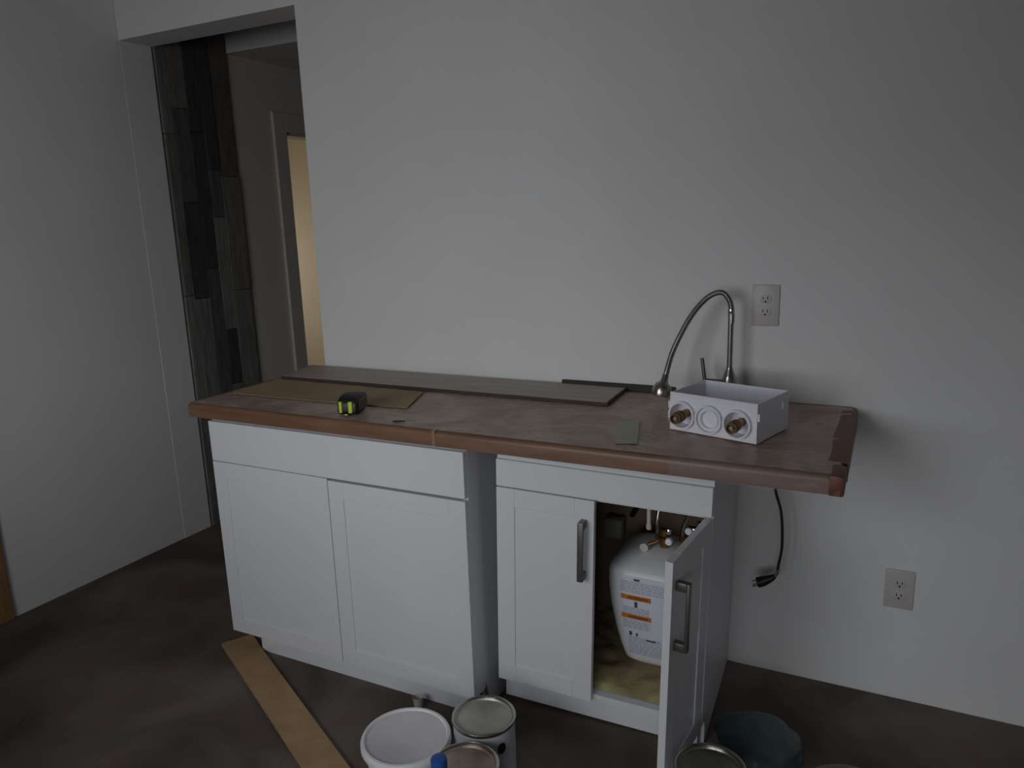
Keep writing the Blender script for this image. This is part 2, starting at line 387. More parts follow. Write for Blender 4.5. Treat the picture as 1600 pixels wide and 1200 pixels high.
B0, YF2, WY, WL, W2 = -0.0564, -0.5504, 0.0429, 0.0263, 0.617
cab2 = thing('base_cabinet', 'narrow white base cabinet with one door standing open and bar handles', 'cabinet', (B0, YF2, 0.0165), (0, WL, WY))
D2 = 0.52
bm = bmesh.new()
add_box(bm, 0, 0.016, 0.02, D2, 0.092, 0.858); add_box(bm, W2-0.016, W2, 0.02, D2, 0.092, 0.858)
add_box(bm, W2-0.016, W2, 0.075, D2, 0, 0.092); add_box(bm, 0, 0.016, 0.075, D2, 0, 0.092)
add_box(bm, 0.016, W2-0.016, 0.02, D2, 0.092, 0.108)
add_box(bm, 0.0, W2, 0.012, 0.022, 0.79, 0.858); add_box(bm, 0.016, W2-0.016, 0.02, 0.04, 0.714, 0.79)
obj('body', bm, cab_m, cab2)
for xa in (0.016, W2-0.020):
    box('inner_lining', cabin_m, cab2, xa, xa+0.004, 0.045, D2-0.009, 0.108, 0.85)
box('back_panel', cabback_m, cab2, 0.016, W2-0.016, D2-0.008, D2, 0.108, 0.858)
box('toe_kick', cab_m, cab2, 0.0, W2-0.016, 0.058, 0.074, 0.0, 0.092)
box('drawer_front', cab_m, cab2, 0.001, W2-0.001, 0, 0.0195, 0.7245, 0.806, 0.0012, 1)
m2 = 0.2438-B0
ld = shaker('door', 0.001, m2-0.001, 0.094, 0.7205, cab2)
pull(m2-0.030, 0.487, 0.664, ld)
# open door, hinged on the right side
rd = shaker('door', -0.288, 0.0, 0.094, 0.7205, cab2)
rd.location = (W2-0.001, 0.0, 0.0); rd.rotation_euler = (0, 0, math.radians(82.5))
pull(-0.288+0.032, 0.487, 0.664, rd)

# ------------------------------------------------------------------ countertop
CL, CR, CY, ZU, ZT = -1.172, 0.886, -0.6602, 0.876, 0.920
top = thing('countertop', 'long brown wood-look countertop under clear protective film', 'countertop', (0, 0, ZU))
def bullnose(name, x0, x1, y0, y1, z0, z1, m, parent):
    bm = bmesh.new(); t = bmesh.new()
    bmesh.ops.create_cube(t, size=1)
    for v in t.verts:
        v.co = Vector(((x0+x1)/2+v.co.x*(x1-x0), (y0+y1)/2+v.co.y*(y1-y0), (z0+z1)/2+v.co.z*(z1-z0)))
    ed = [e for e in t.edges if all(abs(v.co.x-x0) < 1e-5 and abs(v.co.y-y0) < 1e-5 for v in e.verts)]
    bmesh.ops.bevel(t, geom=ed, offset=0.035, segments=6, profile=0.5, affect='EDGES')
    ed = [e for e in t.edges if all(abs(v.co.z-z1) < 1e-5 for v in e.verts) and (min(v.co.y for v in e.verts) < y0+0.036)]
    bmesh.ops.bevel(t, geom=ed, offset=0.014, segments=4, profile=0.5, affect='EDGES')
    merge(bm, t)
    return obj(name, bm, m, parent, True)
bullnose('slab', CL, CR, CY, -0.002, 0.0, ZT-ZU, counter_m, top)
# film: a crinkled sheet over the top that folds over the front edge at the right
def film(name, x0, x1, prof, parent, amp, nx=150, m=None):
    bm = bmesh.new(); L = []
    for i in range(nx+1):
        x = x0+(x1-x0)*i/nx; row = []
        for j, (y, z) in enumerate(prof):
            n = noise.noise(Vector((x*14, y*14, z*30)))+0.5*noise.noise(Vector((x*40+9, y*40, z*50)))
            k = abs(n)*amp(x, y)
            row.append(bm.verts.new((x, y-(k if z < ZT-ZU-0.001 else 0), z+0.0012+(k if z >= ZT-ZU-0.001 else 0))))
        L.append(row)
    for a, b in zip(L, L[1:]):
        for j in range(len(prof)-1): bm.faces.new((a[j], b[j], b[j+1], a[j+1]))
    return obj(name, bm, m or film_m, parent, True)
tp = [(CY+0.012+(0.63)*k/44, ZT-ZU) for k in range(45)]
film('film', CL+0.03, CR-0.01, tp, top, lambda x, y: 0.0004+0.0012*max(0, min(1, (x-0.35)/0.3)))
thin = bpy.data.materials.new('clear_film_scrap'); thin.use_nodes = True
b_ = thin.node_tree.nodes['Principled BSDF']; b_.inputs['Base Color'].default_value = (0.7, 0.72, 0.8, 1); b_.inputs['Alpha'].default_value = 0.08; b_.inputs['Roughness'].default_value = 0.15
fp = [(CY-0.002, -0.004+0.036*k/10) for k in range(11)]+[(CY+0.004, ZT-ZU-0.004), (CY+0.014, ZT-ZU)]
film('film', 0.50, CR-0.004, fp, top, lambda x, y: 0.0045, 140, thin)
# brown edge wrap along the right end, its near end lifted
bm = bmesh.new(); rows = []
for k in range(24):
    f = k/23; y = -0.055-0.50*f
    lift = 0.0012*max(0, (f-0.55)/0.45)**2; xi = 0.848+0.006*math.sin(f*9)*f-0.010*max(0, f-0.6)
    z = ZT-ZU+0.0005
    rows.append([(xi, y, z+lift+0.0015), ((xi+CR)/2, y, z+lift*0.7+0.0015), (CR+0.002, y, z+0.0015), (CR+0.005, y, z-0.006), (CR+0.005, y, -0.002), (CR+0.002, y, -0.002), (CR+0.002, y, z-0.004), (xi, y, z+lift)])
vr = [[bm.verts.new(p) for p in r] for r in rows]
for a, b in zip(vr, vr[1:]):
    for j in range(8): bm.faces.new((a[j], a[(j+1) % 8], b[(j+1) % 8], b[j]))
bm.faces.new(vr[0]); bm.faces.new(vr[-1][::-1]); bmesh.ops.recalc_face_normals(bm, faces=bm.faces)
ew = obj('edge_wrap', bm, edge_m, top, True); ew['label'] = 'dark red-brown edge wrap on the right end'
# end of the front edge, wrapped
bm = bmesh.new(); add_box(bm, CR-0.03, CR+0.004, CY-0.003, -0.575, -0.003, ZT-ZU+0.002, 0.006, 2)
ee = obj('edge_wrap', bm, edge_m, top, True)
# clear tape over the front edge
bm = bmesh.new(); add_box(bm, -0.176, -0.165, CY-0.0015, CY+0.03, 0.001, ZT-ZU+0.0018, 0.001, 1)
tt = obj('tape_strip', bm, mat('brown_clear_tape', (0.33, 0.19, 0.13), 0.3), top, True)
# loose corner of film hanging below the right end
bm = bmesh.new(); L = []
for i in range(13):
    for_row = []
    for j in range(13):
        u, v = i/12, j/12
        for_row.append(bm.verts.new((0.80+0.13*u-0.05*v*u+0.012*noise.noise(Vector((u*5, v*5, 3))), -0.50+0.16*u+0.03*noise.noise(Vector((u*6, v*6, 0)))+0.05*v, -0.004-0.10*v*(1-0.5*u)-0.004*noise.noise(Vector((u*9, v*3, 8))))))
    L.append(for_row)
for a, b in zip(L, L[1:]):
    for j in range(12): bm.faces.new((a[j], b[j], b[j+1], a[j+1]))
obj('film_scrap', bm, thin, top, True)

# ------------------------------------------------------------------ things on the counter
# laminate plank along the wall
pk = thing('flooring_plank', 'grey-brown laminate flooring plank lying on the counter along the wall', 'plank', (0, 0, ZT))
bm = bmesh.new(); t = bmesh.new()
for c in ((-1.125, -0.240, 0), (0.196, -0.240, 0), (0.186, -0.022, 0), (-1.165, -0.022, 0)): t.verts.new((c[0], c[1], 0.003))
t.verts.ensure_lookup_table(); t.faces.new(t.verts[:])
r = bmesh.ops.extrude_face_region(t, geom=t.faces[:]); bmesh.ops.translate(t, verts=[v for v in r['geom'] if isinstance(v, bmesh.types.BMVert)], vec=(0, 0, 0.010))
bmesh.ops.recalc_face_normals(t, faces=t.faces); merge(bm, t)
obj('core', bm, plankedge_m, pk)
bm = bmesh.new(); t = bmesh.new()
for c in ((-1.121, -0.236), (0.191, -0.236), (0.182, -0.025), (-1.161, -0.025)): t.verts.new((c[0], c[1], 0.013))
t.verts.ensure_lookup_table(); t.faces.new(t.verts[:])
r = bmesh.ops.extrude_face_region(t, geom=t.faces[:]); bmesh.ops.translate(t, verts=[v for v in r['geom'] if isinstance(v, bmesh.types.BMVert)], vec=(0, 0, 0.0012))
bmesh.ops.recalc_face_normals(t, faces=t.faces); merge(bm, t)
obj('face', bm, plank_m, pk)
tag(box('trim_strip', dark_m, None, -0.050, 0.345, -0.017, -0.004, ZT+0.0015, ZT+0.024, 0.001, 1), 'thin black strip against the wall beside the grey-brown plank', 'strip')
# fibreboard sheet
bm = bmesh.new(); t = bmesh.new()
for c in ((-1.125, -0.262), (-0.457, -0.268), (-0.385, -0.474), (-0.70, -0.497), (-1.10, -0.505)): t.verts.new((c[0], c[1], ZT+0.0042))
t.verts.ensure_lookup_table(); t.faces.new(list(t.verts)[::-1])
r = bmesh.ops.extrude_face_region(t, geom=t.faces[:]); bmesh.ops.translate(t, verts=[v for v in r['geom'] if isinstance(v, bmesh.types.BMVert)], vec=(0, 0, 0.0018))
bmesh.ops.recalc_face_normals(t, faces=t.faces); merge(bm, t)
tag(obj('fibreboard_sheet', bm, card2_m), 'thin flat tan board lying on the counter behind the tape measure', 'board')
# masking tape patch
bm = bmesh.new(); t = bmesh.new()
for c in ((0.285, -0.395), (0.339, -0.376), (0.398, -0.585), (0.346, -0.604)): t.verts.new((c[0], c[1], ZT+0.0042))
t.verts.ensure_lookup_table(); t.faces.new(t.verts[:])
r = bmesh.ops.extrude_face_region(t, geom=t.faces[:]); bmesh.ops.translate(t, verts=[v for v in r['geom'] if isinstance(v, bmesh.types.BMVert)], vec=(0, 0, 0.0008))
bmesh.ops.recalc_face_normals(t, faces=t.faces); merge(bm, t)
tag(obj('masking_tape', bm, tape_m), 'short pale strip of masking tape stuck on the counter', 'tape')
# tape measure
tm = thing('tape_measure', 'black tape measure with lime green stripes on the counter', 'tape measure', (-0.521, -0.572, ZT+0.0042), (0, 0, math.radians(-75)))
tm.scale = (1.15, 1.45, 0.98)
bm = bmesh.new()
out = [(-0.036, 0.003), (-0.040, 0.012), (-0.038, 0.038), (-0.028, 0.052), (-0.005, 0.058), (0.020, 0.060), (0.040, 0.056), (0.046, 0.040), (0.045, 0.022), (0.034, 0.006), (0.022, 0.0), (-0.028, 0.0)]
out = [(-x, z) for x, z in out]
add_prism(bm, out, -0.021, 0.021, 0.004)
obj('case', bm, black_m, tm, True)
for y0, y1 in ((-0.0165, -0.0095), (0.0045, 0.0135)):
    box('stripe', lime_m, tm, 0.0345, 0.0412, y0, y1, 0.008, 0.044, 0.0015, 1)
box('belt_clip', nickel_m, tm, -0.030, 0.020, 0.0215, 0.024, 0.012, 0.046, 0.001, 1)
box('blade_tip', lime_m, tm, 0.0395, 0.0425, -0.004, 0.003, 0.002, 0.005, 0.0005, 1)
# small black clip
bm = bmesh.new(); add_box(bm, -0.016, 0.010, -0.004, 0.004, 0, 0.004, 0.001, 1); add_box(bm, 0.008, 0.020, -0.0025, 0.0025, 0, 0.0035, 0.001, 1); add_box(bm, -0.010, -0.004, -0.006, 0.006, 0, 0.003, 0.001, 1)
ck = obj('plastic_clip', bm, black_m, None, True); ck.location = (-0.315, -0.622, ZT+0.0042); ck.rotation_euler = (0, 0, 0.45)
tag(ck, 'tiny black clip on the counter front near the tape measure', 'clip')

# faucet
fx, fy = 0.533, -0.10
fc = thing('faucet', 'steel bar faucet with a tall bent gooseneck spout and side lever', 'faucet', (fx, fy, ZT))
bm = bmesh.new()
add_lathe(bm, [(0.027, 0.0042), (0.027, 0.009), (0.021, 0.010), (0.019, 0.018), (0.019, 0.060), (0.0215, 0.062), (0.0215, 0.084), (0.0175, 0.096), (0.0115, 0.110), (0.0095, 0.118)], 28)
obj('body', bm, steel_m, fc, True)
bm = bmesh.new()
add_tube(bm, [(0, 0, 0.095), (0, 0, 0.18), (0, 0, 0.245), (-0.001, 0, 0.285)], 0.0085, 14)
obj('riser', bm, steel_m, fc, True)
bm = bmesh.new(); add_lathe(bm, [(0.0098, 0.281), (0.0105, 0.284), (0.0105, 0.292), (0.0098, 0.295)], 20); obj('collar', bm, chrome_m, fc, True)
bm = bmesh.new()
sp = [(0.535, -0.1, 1.172), (0.534, -0.1, 1.21), (0.526, -0.102, 1.242), (0.506, -0.106, 1.263), (0.477, -0.112, 1.256), (0.448, -0.122, 1.23), (0.42, -0.137, 1.189), (0.395, -0.155, 1.136), (0.376, -0.172, 1.084), (0.366, -0.19, 1.034), (0.361, -0.198, 1.007)]
add_tube(bm, [(x-fx, y-fy, z-ZT) for x, y, z in sp], 0.0085, 14)
obj('spout', bm, steel_m, fc, True)
dv = (Vector(sp[-1])-Vector(sp[-2])).normalized()
q = Vector((0, 0, 1)).rotation_difference(-dv).to_matrix().to_4x4()
bm = bmesh.new()
add_lathe(bm, [(0.022, -0.050), (0.0255, -0.048), (0.0275, -0.040), (0.0275, -0.026), (0.0240, -0.014), (0.0135, -0.006), (0.0105, 0.002), (0.0100, 0.014), (0.0088, 0.018)], 24, Matrix.Translation(Vector((sp[-1][0]-fx, sp[-1][1]-fy, sp[-1][2]-ZT)))@q)
obj('spray_head', bm, steel_m, fc, True)
bm = bmesh.new()
add_tube(bm, [(-0.015, 0, 0.072), (-0.045, -0.001, 0.072), (-0.072, -0.002, 0.073)], 0.0078, 12)
add_tube(bm, [(-0.072, -0.002, 0.068), (-0.076, -0.002, 0.10), (-0.082, -0.002, 0.142)], 0.0058, 12)
obj('lever', bm, nickel_m, fc, True)

# white plastic outlet box with brass valves
yw = math.atan2(-0.491+0.423, 0.677-0.439)
BW, BD, BH = 0.247, 0.19, 0.102
ob = thing('outlet_box', 'open white plastic valve box with three round ports lying on the counter', 'plastic box', (0.439, -0.423, ZT+0.0042), (0, 0, yw))
bm = bmesh.new(); t = 0.004
# front panel with three round holes, built as a plate with cut ports
cxs = [0.039, 0.117, 0.196]; PR = 0.0335; czs = 0.0445
def plate_with_holes(bm, w, h, y, th, holes, r, n=24):
    # quads between each hole and its rectangular cell
    xs = [0.0]+[(a+b)/2 for a, b in zip(holes, holes[1:])]+[w]
    t = bmesh.new()
    for yy in (y, y+th):
        for i, c in enumerate(holes):
            x0, x1 = xs[i], xs[i+1]; ins = []; outr = []
            for k in range(n):
                a = 2*PI*k/n+PI/4; dx, dz = math.cos(a), math.sin(a)
                ins.append(t.verts.new((c+r*dx, yy, czs+r*dz)))
                lim = []
                if dx > 1e-6: lim.append((x1-c)/dx)
                if dx < -1e-6: lim.append((x0-c)/dx)
                if dz > 1e-6: lim.append((h-czs)/dz)
                if dz < -1e-6: lim.append((0-czs)/dz)
                s = min(lim); outr.append(t.verts.new((c+s*dx, yy, czs+s*dz)))
            for k in range(n):
                t.faces.new((ins[k], ins[(k+1) % n], outr[(k+1) % n], outr[k]))
            for cx_, cz_ in ((x0, 0), (x1, 0), (x1, h), (x0, h)):
                a = math.atan2(cz_-czs, cx_-c)
                kk = int(math.floor(((a-PI/4) % (2*PI))/(2*PI/n))) % n
                t.faces.new((outr[kk], outr[(kk+1) % n], t.verts.new((cx_, yy, cz_))))
    bmesh.ops.recalc_face_normals(t, faces=t.faces)
    merge(bm, t)
plate_with_holes(bm, BW, BH, 0.0, t, cxs, PR)
add_box(bm, 0, t, t, BD, 0, BH); add_box(bm, BW-t, BW, t, BD, 0, BH)
add_box(bm, t, BW-t, BD-t, BD, 0, BH); add_box(bm, t, BW-t, t, BD-t, 0, t)
add_box(bm, 0, BW, 0.0, 0.004, BH-0.0005, BH+0.0015)
add_box(bm, -0.006, 0, 0.0, 0.008, 0.058, 0.078, 0.001, 1); add_box(bm, BW, BW+0.006, 0.0, 0.008, 0.058, 0.078, 0.001, 1)
add_box(bm, BW, BW+0.004, 0.145, 0.155, 0.062, 0.080, 0.001, 1)
obj('tray', bm, abs_m, ob)
RX = Matrix.Rotation(PI/2, 4, 'X')
for i, c in enumerate(cxs):
    bm = bmesh.new()
    M = Matrix.Translation((c, 0, czs))@RX     # lathe axis +z -> -y (outwards)
    add_lathe(bm, [(0.0380, 0.001), (0.0380, 0.012), (0.0330, 0.012), (0.0325, -0.030), (0.0355, -0.030)], 32, M, False, False)
    obj('port_ring', bm, abs_m, ob, True)
    if i == 1:
        bm = bmesh.new()
        add_lathe(bm, [(0.0324, 0.002), (0.0270, 0.002), (0.0270, 0.007), (0.0235, 0.007), (0.0235, -0.006), (0.0001, -0.006)], 32, M, False, False)
        obj('knockout_cap', bm, abs_m, ob, True)
    else:
        bm = bmesh.new()
        add_lathe(bm, [(0.0324, -0.028), (0.010, -0.028), (0.010, -0.032)], 28, M, False, True)
        obj('port_floor', bm, abs_m, ob, True)
        MT = M@Matrix.Rotation(0.16, 4, 'Y')@Matrix.Rotation(-0.05, 4, 'X')
        bm = bmesh.new(); add_lathe(bm, [(0.0115, -0.030), (0.0115, 0.020)], 20, MT)
        v = obj('valve_stem', bm, copper_m, ob, True)
        bm = bmesh.new(); add_lathe(bm, [(0.0125, 0.014), (0.0155, 0.016), (0.0155, 0.024), (0.0130, 0.026), (0.0130, 0.032), (0.0158, 0.034), (0.0158, 0.042), (0.0132, 0.044)], 20, MT); obj('ferrule', bm, brass_m, v, True)
        bm = bmesh.new(); add_lathe(bm, [(0.0140, 0.042), (0.0140, 0.060), (0.0100, 0.060), (0.0100, 0.050), (0.0005, 0.050)], 20, MT, True, False); obj('nozzle_end', bm, mat('dark_brass', (0.12, 0.07, 0.03), 0.35, 0.9), v, True)
        bm = bmesh.new(); add_lathe(bm, [(0.0055, 0.046), (0.0055, 0.057), (0.003, 0.057)], 16, MT); obj('washer', bm, nickel_m, v, True)

# ------------------------------------------------------------------ wall outlets
def outlet(loc, label, slots=True):
    o = thing('wall_outlet', label, 'outlet', loc)
    w, h = 0.040, 0.0625
    bm = bmesh.new(); add_box(bm, -w, w, -0.0065, -0.0005, -h, h, 0.0028, 2); pl = obj('cover_plate', bm, plate_m, o, True)
    for s in (1, -1):
        bm = bmesh.new(); cz = s*0.0195
        pts = []
        for k in range(24):
            a = 2*PI*k/24; pts.append((0.0172*math.cos(a), cz+max(-0.0125, min(0.0125, 0.0172*math.sin(a)))))
        add_prism(bm, pts, -0.0085, -0.006, 0.0006); rc = obj('receptacle', bm, plate_m, o, True)
        for dx in (-0.0064, 0.0064): box('slot', slot_m, rc, dx-0.0013, dx+0.0013, -0.0089, -0.0084, cz-0.001, cz+0.0075)
        bm = bmesh.new(); add_lathe(bm, [(0.003, 0.0084), (0.003, 0.0089)], 14, Matrix.Translation((0, 0, cz-0.0078))@RX); obj('ground_hole', bm, slot_m, rc)
    bm = bmesh.new(); add_lathe(bm, [(0.003, 0.006), (0.0028, 0.0074)], 12, RX); obj('screw', bm, plate_m, o)
    return o
outlet((0.616, 0, 1.2155), 'beige outlet with cover plate on the wall above the counter beside the faucet')
outlet((1.035, 0, 0.367), 'beige outlet with cover plate low on the wall near the floor')

# power cord with plug
pc = thing('power_cord', 'black power cord with three-prong plug hanging below the counter', 'cord', (0, 0, 0))
bm = bmesh.new()
cp = [(0.50, -0.10, 0.855), (0.57, -0.105, 0.862), (0.63, -0.11, 0.82), (0.668, -0.115, 0.74), (0.684, -0.115, 0.665), (0.702, -0.115, 0.60), (0.708, -0.115, 0.50), (0.700, -0.115, 0.43), (0.697, -0.115, 0.409)]
add_tube(bm, cp, 0.0042, 10); obj('cable', bm, black_m, pc, True)
bm = bmesh.new(); add_tube(bm, [(0.699, -0.115, 0.419), (0.697, -0.115, 0.404), (0.690, -0.116, 0.394)], 0.005, 10); obj('strain_relief', bm, mat('grey_rubber', (0.16, 0.16, 0.17), 0.5), pc, True)
bm = bmesh.new(); add_tube(bm, [(0.692, -0.116, 0.396), (0.678, -0.117, 0.385), (0.655, -0.119, 0.372), (0.642, -0.120, 0.366)], lambda t: 0.0065+0.010*min(1, t*1.6), 12); obj('plug', bm, black_m, pc, True)
for dz, dy, L_ in ((0.009, 0.0, 0.020), (-0.006, 0.007, 0.018), (-0.006, -0.007, 0.018)):
    bm = bmesh.new(); add_tube(bm, [(0.645, -0.12+dy, 0.367+dz), (0.645-L_, -0.12+dy, 0.367+dz-L_*0.45)], 0.0022, 8, 0); obj('prong', bm, nickel_m, pc)

# ------------------------------------------------------------------ inside the open cabinet
# rumpled cloth on the cabinet floor
bm = bmesh.new(); L = []
for i in range(41):
    row = []
    for j in range(31):
        u, v = i/40, j/30
        x = 0.03+0.55*u; y = 0.045+0.44*v
        z = 0.112+0.014*abs(noise.noise(Vector((x*11, y*11, 1))))*2+0.010*abs(noise.noise(Vector((x*25, y*25, 5))))
        z = min(z, 0.136)
        if i in (0, 40) or j in (0, 30): z = 0.1095
        row.append(bm.verts.new((x, y, z)))
    L.append(row)
for a, b in zip(L, L[1:]):
    for j in range(30): bm.faces.new((a[j], b[j], b[j+1], a[j+1]))
cl = obj('floor_cloth', bm, cloth_m, None, True)
cl.location = (B0, YF2, 0.0165); cl.rotation_euler = (0, WL, WY)
tag(cl, 'rumpled yellow-brown cloth on the floor of the open cabinet', 'cloth')

# white tank with warning label
TX, TY, TZ = 0.388, -0.268, 0.150
tank = thing('water_heater', 'small white rounded water heater tank with orange warning labels in the cabinet', 'water heater', (TX, TY, TZ))
prof = [(0.0, 0.070), (0.004, 0.090), (0.016, 0.104), (0.06, 0.117), (0.12, 0.130), (0.20, 0.143), (0.26, 0.148), (0.300, 0.148), (0.314, 0.146), (0.326, 0.139), (0.338, 0.124), (0.350, 0.100), (0.360, 0.070), (0.366, 0.040), (0.368, 0.015)]
NE = 5.0
def half(z):
    for (z0, a), (z1, b) in zip(prof, prof[1:]):
        if z0 <= z <= z1: return a+(b-a)*(z-z0)/(z1-z0)
    return prof[-1][1]
bm = bmesh.new(); n = 56; rings = []
fine = []
for (z0, a), (z1, b) in zip(prof, prof[1:]):
    for k in range(3): fine.append((z0+(z1-z0)*k/3, a+(b-a)*k/3))
fine.append(prof[-1])
for z, h in fine:
    e = 2/NE if z < 0.326 else 2/(NE-2.2*(z-0.326)/0.042)
    ring = []
    for k in range(n):
        a = 2*PI*k/n; c, s = math.cos(a), math.sin(a)
        ring.append(bm.verts.new((h*math.copysign(abs(c)**e, c), h*math.copysign(abs(s)**e, s), z)))
    rings.append(ring)
for a, b in zip(rings, rings[1:]):
    for k in range(n): bm.faces.new((a[k], a[(k+1) % n], b[(k+1) % n], b[k]))
bm.faces.new(rings[0][::-1]); bm.faces.new(rings[-1])
obj('shell', bm, tank_m, tank, True)
def fy_(x, z):
    h = half(z); f = max(0.0, 1-(abs(x)/h)**NE); return -h*f**(1/NE)
def patch(bm, x0, x1, z0, z1, off, slant=0.0, nx=8, nz=3):
    g = [[bm.verts.new((x0+(x1-x0)*i/nx, fy_(x0+(x1-x0)*i/nx, z0+(z1-z0)*j/nz)-off, z0+(z1-z0)*j/nz)) for j in range(nz+1)] for i in range(nx+1)]
    for a, b in zip(g, g[1:]):
        for j in range(nz): bm.faces.new((a[j], b[j], b[j+1], a[j+1]))
bm = bmesh.new(); patch(bm, -0.095, 0.09, 0.035, 0.312, 0.0008, nx=10, nz=24); lb = obj('label', bm, label_m, tank, True)
for z in (0.245, 0.180):
    bm = bmesh.new(); patch(bm, -0.092, 0.000, z-0.008, z+0.008, 0.0014, nz=4); ob_ = obj('orange_band', bm, orange_m, lb, True)
    
bm = bmesh.new()
for z in (0.245, 0.180):
    for k in range(12): patch(bm, -0.070+k*0.0052, -0.0665+k*0.0052, z-0.004, z+0.004, 0.0019, nx=1, nz=1)
obj('warning_print', bm, orangetext_m, lb)['kind'] = 'stuff'
bm = bmesh.new(); random.seed(3)
def lines(z0, z1, x0, x1, dz=0.0062, h=0.0022):
    z = z1
    while z > z0:
        x = x0
        while x < x1:
            w = random.uniform(0.006, 0.020); patch(bm, x, min(x+w, x1), z-h, z, 0.0017, nx=1, nz=1); x += w+0.003
        z -= dz
lines(0.262, 0.296, -0.092, 0.05); lines(0.192, 0.212, -0.086, -0.006); lines(0.136, 0.166, -0.088, -0.004); lines(0.045, 0.108, -0.075, 0.06)
obj('label_print', bm, print_m, lb)['kind'] = 'stuff'
bm = bmesh.new()
patch(bm, -0.052, -0.034, 0.3005, 0.3065, 0.0017, nx=2, nz=1); patch(bm, -0.050, -0.041, 0.214, 0.233, 0.0017, nx=2, nz=2)
patch(bm, -0.071, -0.062, 0.112, 0.126, 0.0017, nx=2, nz=1); patch(bm, -0.050, -0.044, 0.112, 0.123, 0.0017, nx=2, nz=1); patch(bm, -0.020, 0.010, 0.100, 0.106, 0.0017, nx=2, nz=1)
obj('label_symbols', bm, printd_m, lb)['kind'] = 'stuff'

# plumbing above the tank
zt = TZ+0.370
def hose(pts, r, m, label, name='braided_hose', ends=True):
    h_ = thing(name, label, 'hose', pts[0])
    o_ = Vector(pts[0])
    bm = bmesh.new(); add_tube(bm, [Vector(p)-o_ for p in pts], r, 10); obj('hose', bm, m, h_, True)
    if ends:
        for p, q_ in ((pts[0], pts[1]), (pts[-1], pts[-2])):
            d_ = (Vector(q_)-Vector(p)).normalized(); bm = bmesh.new()
            add_tube(bm, [Vector(p)-o_, Vector(p)-o_+d_*0.018], r*1.5, 6, 0); obj('hex_nut', bm, brass_m, h_)
    return h_
hose([(0.362, -0.25, zt), (0.358, -0.25, 0.575), (0.372, -0.22, 0.65), (0.43, -0.16, 0.72), (0.50, -0.11, 0.79)], 0.0065, steel_m, 'braided steel hose rising from the tank to the faucet')
hose([(0.432, -0.24, zt), (0.440, -0.25, 0.57), (0.462, -0.25, 0.625), (0.478, -0.21, 0.66), (0.490, -0.15, 0.69)], 0.0065, steel_m, 'short braided steel hose curving up beside the chrome shutoff valve')
hose([(0.250, -0.16, 0.545), (0.285, -0.20, 0.60), (0.33, -0.15, 0.66), (0.30, -0.10, 0.74)], 0.009, black_m, 'black rubber hose looping at the back of the open cabinet', 'rubber_hose', False)
vv = thing('brass_valve', 'brass pressure valve with pale cap on top of the tank', 'valve', (0.395, -0.305, zt+0.001))
bm = bmesh.new(); add_lathe(bm, [(0.013, 0), (0.013, 0.014), (0.019, 0.016), (0.019, 0.032), (0.012, 0.036), (0.012, 0.056)], 8); obj('valve_body', bm, brass_m, vv)
bm = bmesh.new(); add_tube(bm, [(0.0, 0, 0.026), (0.014, -0.012, 0.028), (0.022, -0.020, 0.030)], 0.009, 8, 0); obj('side_port', bm, brass_m, vv)
bm = bmesh.new(); add_lathe(bm, [(0.011, 0), (0.012, 0.006), (0.010, 0.014), (0.004, 0.017)], 14, Matrix.Translation((0.022, -0.020, 0.031))@RX); obj('port_cap', bm, abs_m, vv, True)
bm = bmesh.new(); add_lathe(bm, [(0.013, -0.010), (0.013, 0.010)], 14, Matrix.Translation((-0.052, -0.024, 0.002))@RX); obj('gauge', bm, plate_m, vv, True)
bm = bmesh.new(); add_tube(bm, [(-0.004, 0, 0.024), (-0.03, -0.014, 0.012), (-0.052, -0.022, 0.004)], 0.005, 8, 0); obj('gauge_pipe', bm, copper_m, vv, True)
bm = bmesh.new(); add_tube(bm, [(0.004, 0, 0.05), (0.018, -0.02, 0.06), (0.022, -0.03, 0.064)], 0.004, 8, 0); obj('test_lever', bm, chrome_m, vv, True)
bm = bmesh.new(); add_lathe(bm, [(0.004, 0.0), (0.009, 0.003), (0.009, 0.008), (0.003, 0.012)], 14, Matrix.Translation((0.022, -0.028, 0.066))@RX); obj('polished_cap', bm, chrome_m, vv, True)
st = thing('shutoff_valve', 'chrome shutoff valve with round white cap at the cabinet side', 'valve', (0.497, -0.300, 0.588))
bm = bmesh.new(); add_tube(bm, [(0.020, 0, 0), (-0.03, 0, 0)], 0.010, 12, 0); add_tube(bm, [(0.002, 0, -0.022), (0.002, 0, 0.026)], 0.008, 12, 0); obj('valve_body', bm, chrome_m, st, True)
bm = bmesh.new(); add_lathe(bm, [(0.008, 0.0), (0.011, 0.004), (0.011, 0.012), (0.007, 0.016)], 16, Matrix.Translation((-0.026, -0.008, -0.001))@RX); obj('knob', bm, abs_m, st, True)
dp = thing('drain_pipe', 'short pale plastic pipe end hanging at the top of the cabinet', 'pipe', (0.364, -0.36, 0.63))
bm = bmesh.new(); add_lathe(bm, [(0.0065, -0.036), (0.0080, -0.034), (0.0080, -0.022), (0.0062, -0.020), (0.0062, 0.10)], 16); obj('pipe', bm, plate_m, dp, True)
bm = bmesh.new(); add_box(bm, -0.016, 0.016, -0.016, 0.016, 0.098, 0.138, 0.003, 1); obj('bracket', bm, dark_m, dp, True)
jb = thing('junction_box', 'dim grey box fixed to the back of the open cabinet', 'box', (0.165, -0.085, 0.46))
grey_m = mat('dim_grey_plastic', (0.30, 0.30, 0.27), 0.6)
box('case', grey_m, jb, -0.030, 0.030, -0.02, 0.02, -0.034, 0.034, 0.004)
box('cover', grey_m, jb, -0.026, 0.026, -0.024, -0.020, -0.030, 0.030, 0.002)

